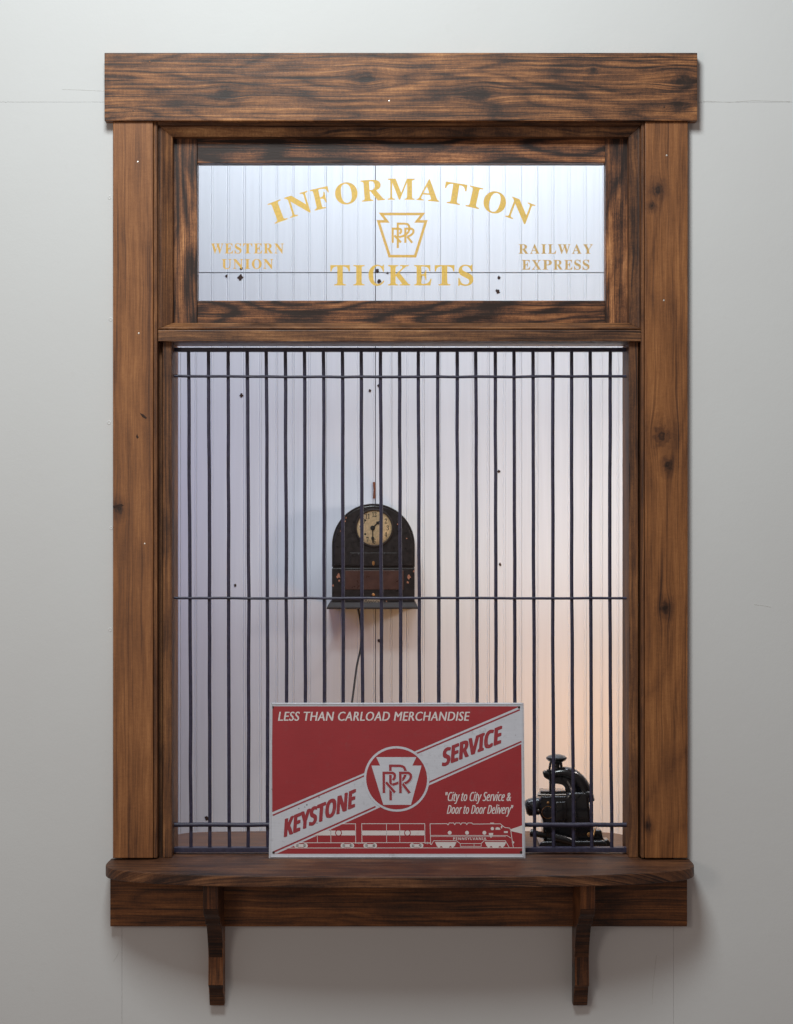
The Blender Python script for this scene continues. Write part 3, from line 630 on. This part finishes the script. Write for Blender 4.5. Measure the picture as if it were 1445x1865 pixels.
c = C(511, 703); v, f = disc_front([(11 * u, 0), (10 * u, .001), (3 * u, .0014)], Vector((c.x, YF, c.z)), 18); v = [Vector((q.x, q.y, c.z + (q.z - c.z) * 1.8)) for q in v]; mk('keyhole_plate', v, f, M_BRASS, clk, True)
a, b = C(292, 906), C(744, 758); v, f = bevelled(*box(a.x, b.x, YF - .0012, YF + .001, a.z, b.z), .0008); mk('card_window', v, f, M_AMBER, clk)
a, b = C(330, 722), C(700, 622); v, f = bevelled(*box(a.x, b.x, YF - .0010, YF + .001, a.z, b.z), .0006); mk('slot_plate', v, f, M_CASE, clk)
a, b = C(437, 1016), C(562, 980); v, f = bevelled(*box(a.x, b.x, YF - .0016, YF + .001, a.z, b.z), .0003, 1); pl = mk('maker_plate', v, f, M_LABEL, clk, True)
sc_ = smooth2([(442, 1006), (455, 986), (462, 1006), (474, 990), (480, 1006), (492, 994), (500, 1006), (512, 992), (520, 1006), (534, 992), (556, 1004)], 4)
v, f = stroke2d(sc_, 4.); mk('script', [C(q[0], q[1], YF - .0020) for q in v], f, M_INK, pl)
c = C(509, 945); v, f = disc_front([(12 * u, 0), (11 * u, .002), (5 * u, .003), (2 * u, .0022)], Vector((c.x, YF, c.z)), 18); mk('lock_stud', v, f, M_BRASS, clk, True)
for (a_, b_, r_) in ((241, 800, 17), (246, 838, 7), (783, 812, 17), (776, 850, 9), (198, 875, 8), (824, 765, 7), (293, 378, 6), (257, 455, 4), (697, 402, 5), (768, 512, 5), (612, 997, 5), (655, 1012, 5), (300, 352, 5)):
    c = C(a_, b_); pts = []
    for j in range(9):
        q = 2 * math.pi * j / 9; rr = r_ * u * rnd.uniform(.5, 1.25); pts.append((c.x + rr * math.cos(q), c.z + rr * math.sin(q) * 1.25))
    v, f = prism(pts, (YF - .0004, YF + .0006)); mk('paint_chip', v, f, M_CHIP, clk)
pth = [C(392, 1040, .955), C(402, 1100, .955), C(414, 1200, .95), C(413, 1350, .93), C(382, 1500, .90), C(345, 1780, .86), C(310, 2000, .80), C(290, 2500, .7)]
v, f = tube(catmull(pth, 6), .0026, 8); mk('cord', v, f, M_CORD, clk, True)

# ------------------------------------------------------------------ cast iron ticket dater on the counter
YP = .19
def T(a, b, y=YP): return P(930 + a / 6.02, 1340 + b / 6.02, y)
zc = ZS - .0015
prs = empty('ticket_dater', (T(640, 1200).x, YP, zc), 'glossy black cast iron ticket dating press with mushroom knob on the counter behind the bars', 'ticket dater')
def tp(name, pts, y0, y1, m=M_ENAMEL, bev=.003, seg=3, zfloor=False):
    pl_ = [(T(a, b, YP).x, T(a, b, YP).z) for a, b in pts]
    v, f = bevelled(*prism(pl_, (y0, y1)), bev, seg)
    return mk(name, v, f, m, prs, True)
zb = lambda: 932.5 - zc * 900 * kk(YP)          # photo row of the counter under the press
BB = (zb() - 1340) * 6.02                        # same in close-up units
# base casting
tp('base_plate', [(300, BB), (1020, BB), (1030, BB - 40), (985, BB - 70), (330, BB - 62), (296, BB - 30)], YP - .055, YP + .055, bev=.004)
tp('body', [(350, BB - 55), (345, 900), (300, 820), (292, 700), (330, 640), (600, 640), (620, 600), (800, 600), (842, 640), (866, 900), (880, BB - 60)], YP - .032, YP + .040, bev=.006)
tp('rear_block', [(830, BB - 60), (850, 1010), (985, 1010), (1000, 1100), (1020, BB - 60)], YP - .03, YP + .03, bev=.004)
tp('foot', [(990, BB), (1000, 1105), (1045, 1100), (1085, 1150), (1086, BB)], YP - .045, YP - .012, bev=.003)
# curved arm
s6 = 1 / 6.02 / 900 / kk(YP)
pth = [T(*p) for p in ((835, 720), (812, 620), (768, 520), (700, 445), (610, 405), (520, 405), (440, 425), (385, 405))]
v, f = tube(catmull(pth, 5), [.0125 * s for s in [1.45 - .75 * i / 35 for i in range(36)]], 14, 1.25); mk('arm', v, f, M_ENAMEL, prs, True)
tp('arm_web', [(600, 660), (598, 560), (560, 530), (480, 520), (430, 490), (365, 450), (350, 395), (375, 378), (430, 392), (520, 400), (600, 400), (700, 450), (770, 540), (820, 660)], YP - .009, YP + .009, bev=.003)
c = T(690, 640, YP - .012)
v, f = lathe([(60 * s6, 14 * s6), (84 * s6, 0), (88 * s6, -60 * s6), (80 * s6, -230 * s6), (92 * s6, -300 * s6), (110 * s6, -480 * s6)], 28, Matrix.Translation(c)); mk('column', v, f, M_ENAMEL, prs, True)
c = T(842, 640, YP - .012); v, f = disc_front([(0.0001, -.02), (34 * s6, -.018), (40 * s6, 0), (40 * s6, .012), (30 * s6, .017), (.0002, .018)], c, 24); mk('pivot_boss', v, f, M_ENAMEL, prs, True)
tp('type_housing', [(470, 720), (480, 690), (590, 690), (600, 720), (604, 880), (580, 905), (490, 905), (472, 880)], YP - .044, YP - .030, bev=.003)
v, f = tube([T(300, 650, YP - .034), T(450, 655, YP - .036), T(610, 650, YP - .034)], .0028, 10); mk('feed_rail', v, f, M_STEEL, prs, True)
# mushroom knob and plunger
kz = T(505, 290)
v, f = lathe([(38 * s6, -8 * s6), (60 * s6, 0), (100 * s6, 22 * s6), (116 * s6, 42 * s6), (113 * s6, 55 * s6), (85 * s6, 74 * s6), (45 * s6, 86 * s6), (10 * s6, 90 * s6)], 32, Matrix.Translation(kz)); mk('knob', v, f, M_ENAMEL, prs, True)
v, f = lathe([(38 * s6, 0), (33 * s6, -40 * s6), (40 * s6, -95 * s6), (58 * s6, -125 * s6), (58 * s6, -150 * s6)], 20, Matrix.Translation(kz)); mk('plunger', v, f, M_ENAMEL, prs, True)
v, f = tube([T(440, 290, YP - .006), T(428, 360, YP - .012), T(436, 420, YP - .012), T(438, 600, YP - .012)], .0026, 8); mk('guide_rod', v, f, M_ENAMEL, prs, True)
v, f = tube([T(552, 295, YP - .006), T(562, 360, YP - .008), T(590, 400, YP - .01)], .003, 8); mk('guide_rod', v, f, M_ENAMEL, prs, True)
v, f = lathe([(24 * s6, 0), (22 * s6, -160 * s6)], 14, Matrix.Translation(T(470, 440))); mk('stamp_head', v, f, M_STEEL, prs, True)
v, f = bevelled(*box(T(320, 0).x, T(592, 0).x, YP - .022, YP + .022, T(0, 628).z, T(0, 592).z), .002); mk('die_table', v, f, M_ENAMEL, prs, True)
v, f = bevelled(*box(T(345, 0).x, T(560, 0).x, YP - .026, YP - .02, T(0, 660).z, T(0, 634).z), .001); mk('ticket_guide', v, f, M_STEEL, prs, True)
# ribbon spool housing bulging left
c = T(262, 775, YP - .01); v, f = lathe([(60 * s6, -100 * s6), (88 * s6, -80 * s6), (98 * s6, -30 * s6), (98 * s6, 30 * s6), (86 * s6, 75 * s6), (50 * s6, 100 * s6)], 24, Matrix.Translation(c) @ Matrix.Rotation(R(78), 4, 'Y')); mk('ribbon_spool', v, f, M_ENAMEL, prs, True)
c = T(410, 836, YP - .032)
v, f = disc_front([(70 * s6, 0), (70 * s6, .004), (62 * s6, .0055), (20 * s6, .006)], c, 32); mk('dial_wheel', v, f, M_ENAMEL, prs, True)
v, f = disc_front([(66 * s6, .004), (70 * s6, .0052), (66 * s6, .0062), (61 * s6, .0052)], c, 32); mk('wheel_rim', v, f[:-2], M_BRASS, prs, True)
c = T(862, 1082, YP - .031); v, f = disc_front([(24 * s6, 0), (24 * s6, .003), (12 * s6, .004)], c, 20); mk('bolt', v, f, M_BRASS, prs, True)
c = T(412, 735, YP - .033); v, f = disc_front([(16 * s6, 0), (15 * s6, .003), (8 * s6, .004)], c, 16); mk('bolt', v, f, M_BRASS, prs, True)
c = T(305, 818, YP - .034); v, f = disc_front([(14 * s6, 0), (13 * s6, .006), (6 * s6, .007)], c, 16); mk('bolt', v, f, M_STEEL, prs, True)
v, f = tube([T(225, 1065, YP - .04), T(300, 1080, YP - .045), T(380, 1095, YP - .04)], [.0085, .0065, .006], 16); mk('lever', v, f, M_ENAMEL, prs, True)
v, f = tube([T(480, 1110, YP - .058), T(600, 1140, YP - .06), T(670, 1165, YP - .058)], [.008, .0085, .008], 16); mk('lever', v, f, M_ENAMEL, prs, True)
v, f = tube(catmull([T(620, 500, YP - .012), T(660, 570, YP - .02), T(680, 660, YP - .034), T(700, 760, YP - .036)], 5), .0022, 8); mk('spring_wire', v, f, M_STEEL, prs, True)
v, f = tube(catmull([T(930, 1020, YP - .03), T(910, 1090, YP - .04), T(900, 1130, YP - .04), T(880, 1190, YP - .04)], 5), .0022, 8); mk('spring_wire', v, f, M_BRASS, prs, True)
print('objects', len(sc.objects))
